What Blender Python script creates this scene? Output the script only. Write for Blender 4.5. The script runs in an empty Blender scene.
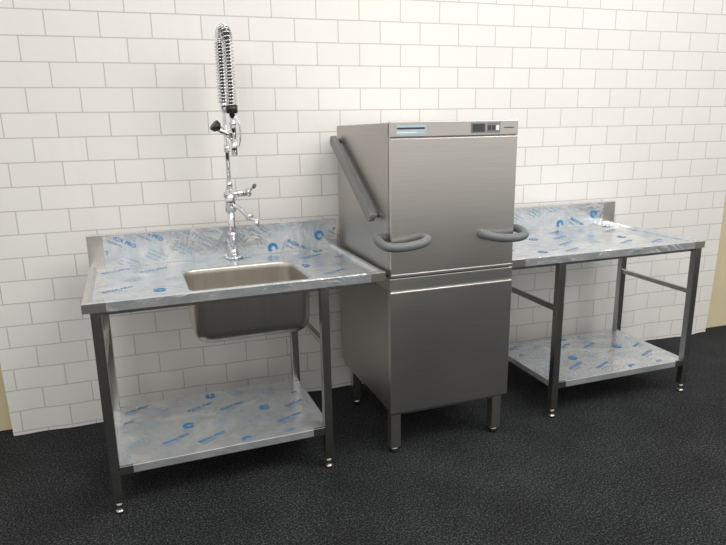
import bpy, bmesh, math, random
from mathutils import Vector, Matrix, Euler
random.seed(3)
S=bpy.context.scene
S.view_settings.view_transform='Standard'
S.view_settings.look='None'
S.view_settings.exposure=0.12

# ---------------------------------------------------------------- materials
def newmat(name):
    m=bpy.data.materials.new(name);m.use_nodes=True
    nt=m.node_tree;b=nt.nodes['Principled BSDF'];return m,nt,b
def N(nt,t,**k):
    n=nt.nodes.new(t)
    for a,v in k.items():
        if a in n.inputs.keys(): n.inputs[a].default_value=v
        else: setattr(n,a,v)
    return n
def coords(nt,scale=(1,1,1),rot=(0,0,0)):
    tc=N(nt,'ShaderNodeTexCoord');mp=N(nt,'ShaderNodeMapping')
    mp.inputs['Scale'].default_value=scale;mp.inputs['Rotation'].default_value=rot
    nt.links.new(tc.outputs['Object'],mp.inputs['Vector']);return mp.outputs['Vector']
def ramp(nt,src,stops):
    r=N(nt,'ShaderNodeValToRGB');e=r.color_ramp.elements
    while len(e)<len(stops): e.new(.5)
    for i,(p,c) in enumerate(stops):
        e[i].position=p;e[i].color=(c[0],c[1],c[2],1) if hasattr(c,'__len__') else (c,c,c,1)
    nt.links.new(src,r.inputs['Fac']);return r.outputs['Color']
def plain(name,col,rough=.5,metal=0.,noise=0.06,nscale=12):
    m,nt,b=newmat(name)
    n=N(nt,'ShaderNodeTexNoise',Scale=nscale,Detail=4.);nt.links.new(coords(nt),n.inputs['Vector'])
    c=ramp(nt,n.outputs['Fac'],[(0.3,[x*(1-noise) for x in col]),(.7,[min(1,x*(1+noise)) for x in col])])
    nt.links.new(c,b.inputs['Base Color']);b.inputs['Roughness'].default_value=rough;b.inputs['Metallic'].default_value=metal
    return m
def steel(name,col=(.70,.68,.65),rough=.31,scale=(3,3,260),bump=.04):
    m,nt,b=newmat(name)
    v=coords(nt,scale)
    n=N(nt,'ShaderNodeTexNoise',Scale=1.,Detail=3.);nt.links.new(v,n.inputs['Vector'])
    n2=N(nt,'ShaderNodeTexNoise',Scale=2.2,Detail=3.);nt.links.new(coords(nt),n2.inputs['Vector'])
    c=ramp(nt,n.outputs['Fac'],[(.3,[x*.95 for x in col]),(.7,[x*1.04 for x in col])])
    nt.links.new(c,b.inputs['Base Color']);b.inputs['Metallic'].default_value=1
    mr=N(nt,'ShaderNodeMapRange');mr.inputs['To Min'].default_value=rough*.8;mr.inputs['To Max'].default_value=rough*1.25
    nt.links.new(n2.outputs['Fac'],mr.inputs['Value']);nt.links.new(mr.outputs['Result'],b.inputs['Roughness'])
    bp=N(nt,'ShaderNodeBump',Strength=bump,Distance=.002);nt.links.new(n.outputs['Fac'],bp.inputs['Height'])
    nt.links.new(bp.outputs['Normal'],b.inputs['Normal'])
    b.inputs['Anisotropic'].default_value=.4
    return m
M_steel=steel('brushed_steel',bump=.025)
M_steel_shaded=steel('brushed_steel_shaded',(.50,.48,.455),.40,bump=.025)  # same brushed steel, the machine side's shade put into a darker base colour
M_leg=steel('leg_steel',(.5,.49,.47),.25,(40,40,4))
M_bowl=steel('bowl_steel',(.68,.65,.61),.30,(60,3,3),.03)
M_chrome=plain('chrome',(.75,.75,.76),.1,1.,.02)
M_black=plain('black_plastic',(.015,.015,.016),.35)
M_grey=plain('grey_plastic',(.15,.16,.17),.5,0,.04)
M_arm=plain('arm_grey',(.22,.225,.23),.45,.3,.04)
M_hose=plain('hose_rubber',(.05,.05,.055),.5)
M_groove=plain('dark_gap',(.03,.03,.03),.7)
M_blue=plain('film_print_blue',(.03,.20,.48),.4,0,.05)
M_pale=plain('film_print_pale',(.18,.38,.58),.4,0,.05)
M_stick=plain('sticker_blue',(.42,.56,.64),.4)
M_white=plain('sticker_white',(.8,.82,.84),.4)
M_disp=plain('display_dark',(.05,.055,.06),.25)
def film():
    m,nt,b=newmat('protective_film_on_steel')
    v=coords(nt)
    n=N(nt,'ShaderNodeTexNoise',Scale=6.,Detail=5.,Distortion=1.5);nt.links.new(v,n.inputs['Vector'])
    c=ramp(nt,n.outputs['Fac'],[(.32,(.55,.60,.635)),(.55,(.67,.70,.72)),(.72,(.82,.83,.83))])  # grey-white streaks paint marbled reflections into the film colour
    nt.links.new(c,b.inputs['Base Color'])
    b.inputs['Metallic'].default_value=.68;b.inputs['Roughness'].default_value=.17
    n2=N(nt,'ShaderNodeTexNoise',Scale=11.,Detail=3.,Distortion=2.);nt.links.new(v,n2.inputs['Vector'])
    bp=N(nt,'ShaderNodeBump',Strength=.4,Distance=.01);nt.links.new(n2.outputs['Fac'],bp.inputs['Height'])
    nt.links.new(bp.outputs['Normal'],b.inputs['Normal'])
    return m
M_film=film()

# ---------------------------------------------------------------- helpers
def empty(name,loc=(0,0,0),rz=0):
    e=bpy.data.objects.new(name,None);e.location=loc;e.rotation_euler=(0,0,rz)
    e.empty_display_size=.1;S.collection.objects.link(e);return e
def link(name,me,mat,parent=None,smooth=False):
    o=bpy.data.objects.new(name,me);S.collection.objects.link(o)
    if mat: me.materials.append(mat)
    if parent:
        o.parent=parent
        me.transform(Matrix.Translation(-Vector(parent.location)))
    if smooth:
        for p in me.polygons:p.use_smooth=True
    return o
def box(name,a,b,mat,parent=None,bev=0.,seg=2):
    bm=bmesh.new();bmesh.ops.create_cube(bm,size=1)
    for v in bm.verts:
        for i in range(3): v.co[i]=a[i]+(v.co[i]+.5)*(b[i]-a[i])
    if bev>0: bmesh.ops.bevel(bm,geom=bm.edges[:],offset=bev,segments=seg,affect='EDGES',profile=.5)
    me=bpy.data.meshes.new(name);bm.to_mesh(me);bm.free()
    return link(name,me,mat,parent)
def cyl(name,p0,p1,r,mat,parent=None,r2=None,n=28,bev=0.):
    p0=Vector(p0);p1=Vector(p1);d=p1-p0
    bm=bmesh.new();bmesh.ops.create_cone(bm,cap_ends=True,segments=n,radius1=r,radius2=r if r2 is None else r2,depth=d.length)
    if bev: 
        ed=[e for e in bm.edges if len([f for f in e.link_faces if len(f.verts)>4])]
        bmesh.ops.bevel(bm,geom=ed,offset=bev,segments=3,affect='EDGES')
    q=d.to_track_quat('Z','Y').to_matrix().to_4x4()
    bmesh.ops.transform(bm,matrix=Matrix.Translation((p0+p1)/2)@q,verts=bm.verts)
    me=bpy.data.meshes.new(name);bm.to_mesh(me);bm.free()
    o=link(name,me,mat,parent)
    for p in me.polygons: p.use_smooth=len(p.vertices)<=4
    return o
def catmull(pts,k=10):
    P=[Vector(p) for p in pts];P=[2*P[0]-P[1]]+P+[2*P[-1]-P[-2]];o=[]
    for i in range(1,len(P)-2):
        for j in range(k):
            t=j/k;a,b,c,d=P[i-1:i+3]
            o.append(.5*((2*b)+(c-a)*t+(2*a-5*b+4*c-d)*t*t+(3*b-a-3*c+d)*t**3))
    o.append(P[-2]);return o
def tube(name,pts,r,mat,parent=None,n=12,caps=True):
    P=[Vector(p) for p in pts];bm=bmesh.new();rings=[]
    t0=(P[1]-P[0]).normalized();u=t0.orthogonal().normalized()
    for i,p in enumerate(P):
        t=(P[min(i+1,len(P)-1)]-P[max(i-1,0)]).normalized()
        u=(u-t*u.dot(t)).normalized();w=t.cross(u)
        rr=r[i] if hasattr(r,'__len__') else r
        rings.append([bm.verts.new(p+(u*math.cos(a)+w*math.sin(a))*rr) for a in [2*math.pi*k/n for k in range(n)]])
    for a,b in zip(rings,rings[1:]):
        for k in range(n): bm.faces.new((a[k],a[(k+1)%n],b[(k+1)%n],b[k]))
    if caps: bm.faces.new(rings[0][::-1]);bm.faces.new(rings[-1])
    me=bpy.data.meshes.new(name);bm.to_mesh(me);bm.free()
    return link(name,me,mat,parent,True)
def rrect(x0,x1,y0,y1,r,k=8):
    o=[]
    for cx,cy,a0 in [(x1-r,y1-r,0),(x0+r,y1-r,90),(x0+r,y0+r,180),(x1-r,y0+r,270)]:
        for j in range(k+1):
            a=math.radians(a0+90*j/k);o.append((cx+r*math.cos(a),cy+r*math.sin(a)))
    return o
def prism(name,poly,axis,a,b,mat,parent=None):
    """extrude 2D poly along axis between a and b. axis 0: poly=(y,z)"""
    bm=bmesh.new()
    def mk(p,t): return {0:(t,p[0],p[1]),1:(p[0],t,p[1]),2:(p[0],p[1],t)}[axis]
    A=[bm.verts.new(mk(p,a)) for p in poly];B=[bm.verts.new(mk(p,b)) for p in poly];n=len(poly)
    bm.faces.new(A);bm.faces.new(B[::-1])
    for i in range(n): bm.faces.new((A[i],B[i],B[(i+1)%n],A[(i+1)%n]))
    bmesh.ops.recalc_face_normals(bm,faces=bm.faces)
    me=bpy.data.meshes.new(name);bm.to_mesh(me);bm.free();return link(name,me,mat,parent)
_tc={}
def textmesh(s,size):
    if (s,size) in _tc:return _tc[(s,size)]
    c=bpy.data.curves.new('t','FONT');c.body=s;c.size=size;c.resolution_u=2
    if size>.02: c.offset=.0006
    o=bpy.data.objects.new('t',c);S.collection.objects.link(o)
    bpy.context.view_layer.update()
    me=bpy.data.meshes.new_from_object(o.evaluated_get(bpy.context.evaluated_depsgraph_get()))
    vs=[v.co.copy() for v in me.vertices];fs=[tuple(p.vertices) for p in me.polygons]
    bpy.data.objects.remove(o);bpy.data.curves.remove(c);bpy.data.meshes.remove(me)
    _tc[(s,size)]=(vs,fs);return vs,fs
def prints(name,origin,U,V,w,h,parent,angle,avoid=None,step=(.27,.11),seed=1,flip=1):
    """printed logos + lettering on the protective film, lying on a real plane"""
    origin=Vector(origin);U=Vector(U);V=Vector(V);nrm=U.cross(V)*.0012
    bB=bmesh.new();bP=bmesh.new();rnd=random.Random(seed)
    ca,sa=math.cos(angle),math.sin(angle)
    def inside(u,v,m=.004): 
        if not(m<u<w-m and m<v<h-m):return False
        if avoid and avoid[0]<u<avoid[1] and avoid[2]<v<avoid[3]:return False
        return True
    def put(bm,vs,fs,cu,cv,rot=0):
        c,s=math.cos(angle+rot),math.sin(angle+rot)
        q=[(cu+c*x-s*y,cv+s*x+c*y) for x,y in vs]
        ok=[inside(*p) for p in q]
        nv={}
        for f in fs:
            if not all(ok[i] for i in f):continue
            for i in f:
                if i not in nv: nv[i]=bm.verts.new(origin+U*q[i][0]+V*q[i][1]+nrm)
            try:bm.faces.new([nv[i] for i in f])
            except ValueError:pass
    def logo(cu,cv,r):
        n=28;vs=[];fs=[]
        for i in range(n):
            a=2*math.pi*i/n
            vs+= [(r*math.cos(a),r*math.sin(a)),(r*.42*math.cos(a+.5)+r*.12,r*.42*math.sin(a+.5))]
        for i in range(n-3):
            j=i+1;fs.append((2*i,2*j,2*j+1,2*i+1))
        put(bB,vs,fs,cu,cv)
    R=int((w+h)/min(step))+2
    for i in range(-R,R):
        for j in range(-R,R):
            a=i*step[0]+(j%2)*step[0]*.5;b=j*step[1]
            cu=ca*a-sa*b;cv=sa*a+ca*b
            if not(-.2<cu<w+.2 and -.2<cv<h+.2):continue
            k=(i+2*j+seed)%5
            if k==0: logo(cu,cv,.026)
            elif k in(1,3):
                vs,fs=textmesh('INOX PRO',.027);put(bB,[(x.x,x.y) for x in vs],fs,cu-.05,cv)
                vs,fs=textmesh('stainless film',.015);put(bB,[(x.x,x.y-.02) for x in vs],fs,cu-.05,cv)
            else:
                for q,t in enumerate(['surface protection','peel off after use','laser quality']):
                    vs,fs=textmesh(t,.013);put(bP,[(x.x,x.y-.018*q) for x in vs],fs,cu-.05,cv+.02)
    for bm,nm,mt in((bB,name+'_logos',M_blue),(bP,name+'_lettering',M_pale)):
        me=bpy.data.meshes.new(nm);bm.to_mesh(me);bm.free();link(nm,me,mt,parent)

# ---------------------------------------------------------------- room
THW=-.0313
def floor_mat():
    m,nt,b=newmat('charcoal_carpet');v=coords(nt)
    n=N(nt,'ShaderNodeTexNoise',Scale=120.,Detail=4.,Roughness=.8);nt.links.new(v,n.inputs['Vector'])
    n2=N(nt,'ShaderNodeTexNoise',Scale=2.2,Detail=6.,Roughness=.65);nt.links.new(v,n2.inputs['Vector'])
    c=ramp(nt,n.outputs['Fac'],[(.36,(.005,.0055,.006)),(.52,(.023,.025,.027)),(.68,(.135,.143,.15))])
    mx=N(nt,'ShaderNodeMixRGB',blend_type='MULTIPLY');mx.inputs['Fac'].default_value=1
    c2=ramp(nt,n2.outputs['Fac'],[(.3,.65),(.7,1.3)])
    nt.links.new(c,mx.inputs['Color1']);nt.links.new(c2,mx.inputs['Color2'])
    nt.links.new(mx.outputs['Color'],b.inputs['Base Color']);b.inputs['Roughness'].default_value=.9
    b.inputs['Specular IOR Level'].default_value=.12
    bp=N(nt,'ShaderNodeBump',Strength=.7,Distance=.006);nt.links.new(n.outputs['Fac'],bp.inputs['Height'])
    nt.links.new(bp.outputs['Normal'],b.inputs['Normal']);return m
box('floor',(-6,-8,-.05),(7,1.2,0),floor_mat())
wb=box('wall_back',(-6,.09,0),(7,.2,3.6),plain('wall_beige',(.66,.58,.38),.8,0,.04,2));wb.rotation_euler[2]=THW

def brick_mat():
    m,nt,b=newmat('printed_brick_fabric')
    tc=N(nt,'ShaderNodeTexCoord');sx=N(nt,'ShaderNodeSeparateXYZ');cb=N(nt,'ShaderNodeCombineXYZ')
    nt.links.new(tc.outputs['Object'],sx.inputs[0])
    ax=N(nt,'ShaderNodeMath',operation='ADD');ax.inputs[1].default_value=5.0+.04
    az=N(nt,'ShaderNodeMath',operation='ADD')
    nt.links.new(sx.outputs['X'],ax.inputs[0]);nt.links.new(sx.outputs['Z'],az.inputs[0])
    az.inputs[1].default_value=.1135*20-1.608
    nt.links.new(ax.outputs[0],cb.inputs[0]);nt.links.new(az.outputs[0],cb.inputs[1])
    br=N(nt,'ShaderNodeTexBrick',offset=.5,offset_frequency=2,squash=1.,squash_frequency=1)
    br.inputs['Scale'].default_value=1;br.inputs['Mortar Size'].default_value=.0032;br.inputs['Mortar Smooth'].default_value=.35
    br.inputs['Brick Width'].default_value=.232;br.inputs['Row Height'].default_value=.1135;br.inputs['Bias'].default_value=0
    br.inputs['Color1'].default_value=(.80,.79,.77,1);br.inputs['Color2'].default_value=(.775,.765,.745,1);br.inputs['Mortar'].default_value=(.52,.51,.49,1)
    nt.links.new(cb.outputs[0],br.inputs['Vector'])
    nt.links.new(br.outputs['Color'],b.inputs['Base Color']);b.inputs['Roughness'].default_value=.7
    b.inputs['Specular IOR Level'].default_value=.2
    n=N(nt,'ShaderNodeTexNoise',Scale=2.5,Detail=3.,Distortion=.6);nt.links.new(coords(nt,(1.4,1,.5)),n.inputs['Vector'])
    bp=N(nt,'ShaderNodeBump',Strength=.35,Distance=.03);nt.links.new(n.outputs['Fac'],bp.inputs['Height'])
    nt.links.new(bp.outputs['Normal'],b.inputs['Normal']);return m
bm=bmesh.new();nx,nz=260,60;x0,x1=-1.735,2.835;g=[]
for j in range(nz+1):
    z=2.9*j/nz;row=[]
    for i in range(nx+1):
        x=x0+(x1-x0)*i/nx
        low=max(0,1-z/.9)
        y=.005*(1+math.sin(x*9+z*.8)*math.sin(x*3.1+1))*.6+low*.005*(1+math.sin(x*23+z*3))
        if x>1.98: y+=.008*min(1,(x-1.98)*3)*low*(1+math.sin(x*14+z*2))
        row.append(bm.verts.new((x+(.012*low if i==0 else 0),y,z+.001)))
    g.append(row)
for j in range(nz):
    for i in range(nx): bm.faces.new((g[j][i],g[j][i+1],g[j+1][i+1],g[j+1][i]))
me=bpy.data.meshes.new('brick_print_backdrop');bm.to_mesh(me);bm.free()
bd=link('brick_print_backdrop',me,brick_mat(),None,True);bd.rotation_euler[2]=THW

# ---------------------------------------------------------------- tables
def leg(P,n,x,y,ztop,w=.038):
    h=w/2
    box('leg_%d'%n,(x-h,y-h,.05),(x+h,y+h,ztop),M_leg,P,.003)
    cyl('foot_stem_%d'%n,(x,y,.012),(x,y,.052),.013,M_leg,P)
    cyl('foot_pad_%d'%n,(x,y,0),(x,y,.016),.019,M_leg,P,.015,bev=.002)
def deck_mesh(name,x0,x1,y0,y1,z,hole,mat,P):
    bm=bmesh.new()
    def loop(pts):
        vs=[bm.verts.new((p[0],p[1],z)) for p in pts]
        return [bm.edges.new((vs[i],vs[(i+1)%len(vs)])) for i in range(len(vs))]
    ed=loop([(x0,y0),(x1,y0),(x1,y1),(x0,y1)])
    if hole: ed+=loop(hole)
    bmesh.ops.triangle_fill(bm,use_beauty=True,use_dissolve=False,edges=ed)
    bmesh.ops.recalc_face_normals(bm,faces=bm.faces)
    for f in bm.faces:
        if f.normal.z<0:f.normal_flip()
    me=bpy.data.meshes.new(name);bm.to_mesh(me);bm.free();return link(name,me,mat,P)
def rim_profile(y,z,s=1):
    return [(y,z-.04),(y,z-.004),(y+s*.004,z),(y+s*.022,z),(y+s*.032,z-.012),(y+s*.032,z-.016),(y+s*.004,z-.016),(y+s*.004,z-.04)]
def table(P,x0,x1,yf,yb,zt,zsp,lx0,lx1,ly0,ly1,zsh,hole=None,rims='L',seed=1,endcap=(0,1),t=.022):
    dz=zt-.014
    deck_mesh('worktop',x0+.004,x1-.002,yf+.004,yb,dz,hole,M_film,P)
    L=.085
    prism('front_rim',rim_profile(yf,zt),0,x0+L,x1-L*.8,M_film,P)
    prism('rim_corner_1',rim_profile(yf-.0006,zt+.0006),0,x0,x0+L,M_steel,P)
    prism('rim_corner_2',rim_profile(yf-.0006,zt+.0006),0,x1-L*.8,x1,M_steel,P)
    prism('rim_left',[(x,z) for x,z in rim_profile(x0,zt)],1,yf+.002,yb,M_steel,P)
    prism('rim_right',[(x,z) for x,z in rim_profile(x1,zt,-1)],1,yf+.002,yb,M_film,P)
    box('frame_front',(x0+.03,yf+.03,zt-.06),(x1-.03,yf+.05,zt-.017),M_leg,P)
    box('frame_back',(x0+.03,yb-.03,zt-.06),(x1-.03,yb-.01,zt-.017),M_leg,P)
    prism('upstand',[(yb,dz-.03),(yb,zsp-.004),(yb+.004,zsp),(yb+t,zsp),(yb+t,zsp-.03),(yb+t-.002,zsp-.03),(yb+t-.002,dz-.03)],0,x0,x1,M_steel,P)
    a=x0+(.07 if endcap[0] else .0);b=x1-(.09 if endcap[1] else .0)
    box('upstand_film',(a,yb-.0012,dz+.004),(b,yb-.0002,zsp-.003),M_film,P)
    n=1
    for lx in(lx0,lx1):
        for ly in(ly0,ly1):
            leg(P,n,lx,ly,zt-.016);n+=1
        box('stretcher_%d'%n,(lx-.011,ly0+.015,.585),(lx+.011,ly1-.015,.61),M_leg,P,.002)
    h=.012
    box('undershelf',(lx0+h,ly0-.012,zsh-.036),(lx1-h,ly1+.012,zsh),M_film,P,.003)
    box('undershelf_end_1',(lx0-.012,ly0+.02,zsh-.034),(lx0+.02,ly1-.02,zsh-.001),M_film,P,.002)
    box('undershelf_end_2',(lx1-.02,ly0+.02,zsh-.034),(lx1+.012,ly1-.02,zsh-.001),M_film,P,.002)
    box('shelf_corner_1',(lx0+h,ly0-.0135,zsh-.037),(lx0+.07,ly0+.0,zsh+.0006),M_leg,P,.002)
    box('shelf_corner_2',(lx1-.07,ly0-.0135,zsh-.037),(lx1-h,ly0+.0,zsh+.0006),M_leg,P,.002)
    prints('shelf_print',(lx0+.03,ly0+.01,zsh+.0004),(1,0,0),(0,1,0),lx1-lx0-.06,ly1-ly0-.02,P,math.radians(24),step=(.235,.10),seed=seed)
    prints('upstand_print',(a,yb-.0013,dz+.004),(1,0,0),(0,0,1),b-a,zsp-dz-.01,P,math.radians(-28),step=(.20,.08),seed=seed)

# --- sink table (left)
T1=empty('commercial_sink_table',(0,-.4,0),.0214)
bx0,bx1,by0,by1=-.846,-.322,-.768,-.345
hole=rrect(bx0,bx1,by0,by1,.07)
table(T1,-1.241,-.0146,-.82,-.149,.902,1.048,-1.241+.045,-.0146-.280,-.798,-.235,.207,hole,seed=2,endcap=(1,0))
prints('worktop_print',(-1.2,-.78,.902-.0138),(1,0,0),(0,1,0),1.16,.62,T1,math.radians(24),avoid=(.345,.895,-.1,.45),seed=4)
bm=bmesh.new();rings=[];z0=.902-.014
def ring(ins,z,r):
    return [bm.verts.new((p[0],p[1],z)) for p in rrect(bx0+ins,bx1-ins,by0+ins,by1-ins,r)]
prof=[(0,z0,.07),(.001,z0-.003,.07),(.006,z0-.005,.065),(.008,z0-.010,.064),(.009,z0-.03,.064),(.012,z0-.18,.064),(.016,z0-.205,.064),(.024,z0-.222,.06),(.038,z0-.236,.055),(.062,z0-.245,.045),(.12,z0-.249,.03),(.17,z0-.251,.015)]
for a in prof: rings.append(ring(*a))
for a,b in zip(rings,rings[1:]):
    for k in range(len(a)): bm.faces.new((a[k],a[(k+1)%len(a)],b[(k+1)%len(a)],b[k]))
bm.faces.new(rings[-1])
bmesh.ops.recalc_face_normals(bm,faces=bm.faces)
me=bpy.data.meshes.new('sink_bowl');bm.to_mesh(me);bm.free();bo=link('sink_bowl',me,M_bowl,T1,True)
sm=bo.modifiers.new('thick','SOLIDIFY');sm.thickness=.0012;sm.offset=1
cxs,cys=(bx0+bx1)/2,(by0+by1)/2
cyl('sink_strainer',(cxs,cys,z0-.2505),(cxs,cys,z0-.246),.045,M_chrome,T1,bev=.002)
cyl('sink_drain_tail',(cxs,cys,z0-.27),(cxs,cys,z0-.25),.03,M_leg,T1)

# --- landing table (right)
T2=empty('stainless_steel_work_table',(.65,-.4,0),-.0051)
table(T2,.655,1.88,-.787,-.085,.889,1.024,.965,1.848,-.765,-.225,.199,seed=7,endcap=(0,1),t=.016)
prints('worktop_print',(.70,-.745,.889-.0138),(1,0,0),(0,1,0),1.14,.65,T2,math.radians(24),seed=9)

# ---------------------------------------------------------------- dishwasher
D=empty('pass_through_dishwasher',(.3175,-.45,0))
X0,W=.008,.632;yf=-.8406;yb=-.0925
H0,H1=.012,.629
box('lower_body',(X0+.004,yf+.012,.226),(W-.004,yb,.82),M_steel_shaded,D,.003)
box('lower_front_panel',(X0,yf,.222),(W,yf+.03,.808),M_steel,D,.005,3)
box('base_rail',(X0+.012,yf+.02,.205),(W-.012,yb-.01,.23),M_leg,D)
box('tank_band_gap',(H0+.008,yf+.014,.8),(H1-.008,yb,.885),M_groove,D)
box('tank_band',(X0,yf+.004,.813),(W,yb+.0,.869),M_steel,D,.003)
def hexa(name,pts,mat,P,bev):
    bm=bmesh.new();v=[bm.verts.new(p) for p in pts]
    for f in[(0,3,2,1),(4,5,6,7),(0,1,5,4),(1,2,6,5),(2,3,7,6),(3,0,4,7)]: bm.faces.new([v[i] for i in f])
    bmesh.ops.recalc_face_normals(bm,faces=bm.faces)
    bmesh.ops.bevel(bm,geom=bm.edges[:],offset=bev,segments=3,affect='EDGES')
    me=bpy.data.meshes.new(name);bm.to_mesh(me);bm.free();return link(name,me,mat,P)
hexa('hood_side_shell',[(H0,yf+.01,.876),(H1,yf+.01,.876),(H1,yb,.876),(H0,yb,.876),(H0,yf+.01,1.538),(H1,yf+.01,1.538),(H1,yb,1.526),(H0,yb,1.526)],M_steel_shaded,D,.004)
box('hood_front_panel',(H0,yf,.874),(H1,yf+.03,1.4755),M_steel,D,.005,3)
box('control_panel',(H0,yf-.001,1.477),(H1,yf+.035,1.543),M_steel,D,.004,3)
box('hood_bottom_lip',(H0,yf-.003,.874),(H1,yf+.01,.888),M_steel,D,.002)
yl=yf-.002
box('label_sticker',(.038,yl-.0008,1.488),(.172,yl+.001,1.528),M_stick,D)
box('label_stripe',(.042,yl-.0014,1.510),(.168,yl+.001,1.518),M_disp,D)
box('label_stripe_thin',(.042,yl-.0014,1.495),(.13,yl+.001,1.499),M_white,D)
box('display_frame',(.39,yl-.001,1.488),(.462,yl+.001,1.533),M_arm,D)
box('display_window',(.396,yl-.0016,1.494),(.456,yl+.001,1.527),M_disp,D)
box('keypad',(.468,yl-.001,1.488),(.535,yl+.001,1.533),M_arm,D)
for i in range(3): box('key_%d'%(i+1),(.473+.02*i,yl-.002,1.499),(.488+.02*i,yl,1.521),M_white if i==2 else M_disp,D)
box('marking_line',(.555,yl-.0008,1.508),(.605,yl+.001,1.512),M_disp,D)
a=Vector((-.02,-.155,1.45));b=Vector((-.02,-.69,1.135));d=(b-a).normalized();nrm=Vector((0,-d.z,d.y))
poly=[]
for c,s in((a,-1),(b,1)):
    for k in range(9):
        t=-math.pi/2+math.pi*k/8
        q=c+(d*s*math.cos(t)+nrm*s*math.sin(t))*.027;poly.append((q.y,q.z))
ar=prism('lift_arm',poly,0,-.038,-.010,M_arm,D)
bv=ar.modifiers.new('b','BEVEL');bv.width=.003;bv.segments=2
cyl('arm_pivot_1',(-.03,a.y,a.z),(H0+.002,a.y,a.z),.014,M_leg,D)
cyl('arm_pivot_2',(-.03,b.y,b.z),(H0+.002,b.y,b.z),.014,M_leg,D)
for s in(0,1):
    pts=[(H0+.006,-.775,1.045),(-.016,-.779,1.045),(-.034,-.805,1.043),(-.034,-.850,1.033),(-.018,-.880,1.024),(.025,-.888,1.019),(.075,-.888,1.020),(.125,-.887,1.026),(.158,-.878,1.033),(.177,-.860,1.038),(.183,-.838,1.039)]
    if s: pts=[(H0+H1-x,y,z) for x,y,z in pts]
    tube('handle_%d'%(s+1),catmull(pts,6),.0195,M_grey,D,18)
n=1
for x in(.0205,W-.0165-.05):
    for y in(yf+.027,yb-.12-.05):
        box('leg_%d'%n,(x,y,.03),(x+.05,y+.05,.21),M_leg if n%2==0 else M_steel,D,.003)
        cyl('foot_%d'%n,(x+.025,y+.025,0),(x+.025,y+.025,.034),.018,M_leg,D,.021);n+=1
box('rear_column',(.02,yb-.001,.226),(W-.02,yb+.02,1.5),M_steel_shaded,D,.003)

# ---------------------------------------------------------------- faucet
fx,fy=-.575,-.19
zb=.8885
F=empty('pre_rinse_faucet',(fx,fy,zb))
cyl('base_flange',(fx,fy,zb),(fx,fy,zb+.012),.047,M_chrome,F,.042,bev=.003)
cyl('base_nut',(fx,fy,zb+.012),(fx,fy,zb+.05),.028,M_chrome,F,.022,n=8)
cyl('body_column',(fx,fy,zb+.03),(fx,fy,1.17),.0185,M_chrome,F)
cyl('body_ring_1',(fx,fy,1.0),(fx,fy,1.02),.024,M_chrome,F,bev=.003)
cyl('mixer_body',(fx,fy,1.12),(fx,fy,1.235),.027,M_chrome,F,.023,bev=.004)
cyl('mixer_side_valve',(fx-.03,fy,1.205),(fx+.085,fy-.02,1.215),.017,M_chrome,F,bev=.003)
cyl('valve_cap',(fx+.08,fy-.02,1.215),(fx+.1,fy-.024,1.217),.022,M_chrome,F,bev=.004)
tube('lever_1',catmull([(fx+.09,fy-.022,1.217),(fx+.10,fy-.05,1.235),(fx+.105,fy-.09,1.25)],6),.006,M_chrome,F)
cyl('lever_knob_1',(fx+.105,fy-.085,1.247),(fx+.106,fy-.105,1.256),.009,M_black,F)
tube('swivel_spout',catmull([(fx,fy,1.145),(fx+.03,fy-.03,1.145),(fx+.062,fy-.06,1.115),(fx+.082,fy-.08,1.095),(fx+.105,fy-.095,1.085)],8),.011,M_chrome,F,16)
cyl('spout_valve',(fx+.07,fy-.07,1.09),(fx+.085,fy-.08,1.118),.016,M_chrome,F,bev=.003)
cyl('spout_nozzle',(fx+.108,fy-.096,1.045),(fx+.106,fy-.095,1.092),.013,M_chrome,F,.014,bev=.003)
cyl('riser_pipe',(fx,fy,1.23),(fx,fy,1.64),.0105,M_chrome,F)
cyl('riser_coupling',(fx,fy,1.235),(fx,fy,1.275),.017,M_chrome,F,.014,n=8)
cyl('riser_top_nut',(fx,fy,1.61),(fx,fy,1.65),.0165,M_chrome,F,n=8)
R=.055;zc=1.905;yy=fy-2*R
path=[Vector((fx,fy,1.64+(zc-1.64)*i/30)) for i in range(31)]
path+=[Vector((fx+.02*k/20,fy-R+R*math.cos(math.pi*k/20),zc+R*math.sin(math.pi*k/20))) for k in range(1,21)]
path+=[Vector((fx+.02,yy,zc-(zc-1.62)*i/32)) for i in range(1,33)]
tube('inner_hose',path,.010,M_hose,F,12)
def resamp(P,ds):
    out=[P[0]];acc=0
    for a,b in zip(P,P[1:]):
        L=(b-a).length;t=ds-acc
        while t<=L: out.append(a+(b-a)*(t/L));t+=ds
        acc=L-(t-ds)
    return out
pitch=.0145;K=12
Q=resamp(path,pitch/K);hp=[]
for i,q in enumerate(Q):
    t=(Q[min(i+1,len(Q)-1)]-Q[max(0,i-1)]).normalized();u=Vector((1,0,0));w=t.cross(u).normalized();an=2*math.pi*i/K
    hp.append(q+(u*math.cos(an)+w*math.sin(an))*.0245)
tube('coil_spring',hp,.0036,M_chrome,F,6)
gx=fx+.02
cyl('gun_collar',(gx,yy,1.59),(gx,yy,1.63),.027,M_black,F,bev=.004)
cyl('gun_grip',(gx,yy,1.47),(gx,yy,1.59),.015,M_chrome,F,.0135,bev=.003)
cyl('gun_grip_ring',(gx,yy,1.535),(gx,yy,1.555),.0175,M_chrome,F,bev=.003)
cyl('gun_neck',(gx,yy,1.40),(gx,yy,1.475),.015,M_chrome,F)
cyl('gun_head',(gx+.002,yy,1.475),(gx-.075,yy-.012,1.530),.012,M_chrome,F,.016,bev=.003)
cyl('spray_face',(gx-.069,yy-.011,1.525),(gx-.090,yy-.015,1.543),.023,M_black,F,.028,bev=.004)
tube('trigger',catmull([(gx+.012,yy,1.58),(gx+.03,yy-.004,1.54),(gx+.03,yy-.004,1.48),(gx+.02,yy,1.44)],6),.0045,M_chrome,F)
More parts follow.
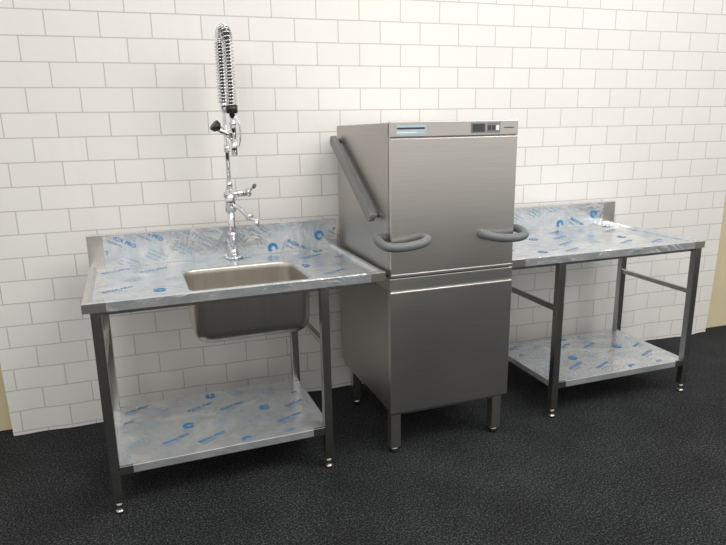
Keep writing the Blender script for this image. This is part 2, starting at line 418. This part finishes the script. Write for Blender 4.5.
tube('gun_hook',catmull([(fx,fy,1.43),(fx,fy-.05,1.425),(fx+.01,yy+.02,1.42),(gx,yy,1.43)],6),.005,M_chrome,F)
cyl('hook_clamp',(fx,fy,1.41),(fx,fy,1.45),.015,M_chrome,F,bev=.003)

# ---------------------------------------------------------------- light
def area(name,loc,target,size,e,col,sy=None):
    l=bpy.data.lights.new(name,'AREA');l.energy=e;l.color=col;l.size=size
    if sy: l.shape='RECTANGLE';l.size_y=sy
    o=bpy.data.objects.new(name,l);S.collection.objects.link(o);o.location=loc
    o.rotation_euler=(Vector(target)-Vector(loc)).to_track_quat('-Z','Y').to_euler();return o
area('ceiling_light_main',(1.0,-2.5,3.6),(.6,-.3,.6),1.8,52,(1,.975,.93),1.2)
area('ceiling_light_left',(-1.8,-3.4,3.6),(-.6,-.2,.8),1.8,32,(1,.98,.94),1.2)
area('fill_light_right',(3.4,-3.2,3.6),(2.2,-.2,.6),1.8,38,(1,.975,.93),1.2)  # added fill lamp to lift the backdrop's right end, not a known fixture
w=bpy.data.worlds.new('hall_ambient');S.world=w;w.use_nodes=True;nt=w.node_tree
bg=nt.nodes['Background'];tc=N(nt,'ShaderNodeTexCoord');sx=N(nt,'ShaderNodeSeparateXYZ')
nt.links.new(tc.outputs['Generated'],sx.inputs[0])
mr=N(nt,'ShaderNodeMapRange');mr.inputs['From Min'].default_value=-1;nt.links.new(sx.outputs['Z'],mr.inputs['Value'])
c=ramp(nt,mr.outputs['Result'],[(0.3,(.15,.15,.15)),(.46,(.60,.58,.55)),(.62,(.80,.775,.735)),(.9,(.66,.645,.62))])
nt.links.new(c,bg.inputs['Color']);bg.inputs['Strength'].default_value=1.04

# ---------------------------------------------------------------- camera
yaw,pitch_,roll,f=.3407,-.2407,-.0159,611.1
cy,sy=math.cos(yaw),math.sin(yaw);cp,sp=math.cos(pitch_),math.sin(pitch_)
fw=Vector((sy*cp,cy*cp,sp));ri=Vector((cy,-sy,0));up=ri.cross(fw)
cr,sr=math.cos(roll),math.sin(roll)
r2=ri*cr+up*sr;u2=up*cr-ri*sr
cam=bpy.data.cameras.new('camera');co=bpy.data.objects.new('camera',cam);S.collection.objects.link(co)
cam.sensor_fit='HORIZONTAL';cam.sensor_width=36;cam.lens=f*36/726
co.matrix_world=Matrix(((r2.x,u2.x,-fw.x,-.9707),(r2.y,u2.y,-fw.y,-3.2465),(r2.z,u2.z,-fw.z,1.5409),(0,0,0,1)))
S.camera=co
# square the whole room to the world axes (wall along X)
bpy.context.view_layer.update()
G=Matrix.Rotation(-THW,4,'Z')
for o in list(S.objects):
    if o.parent is None: o.matrix_world=G@o.matrix_world
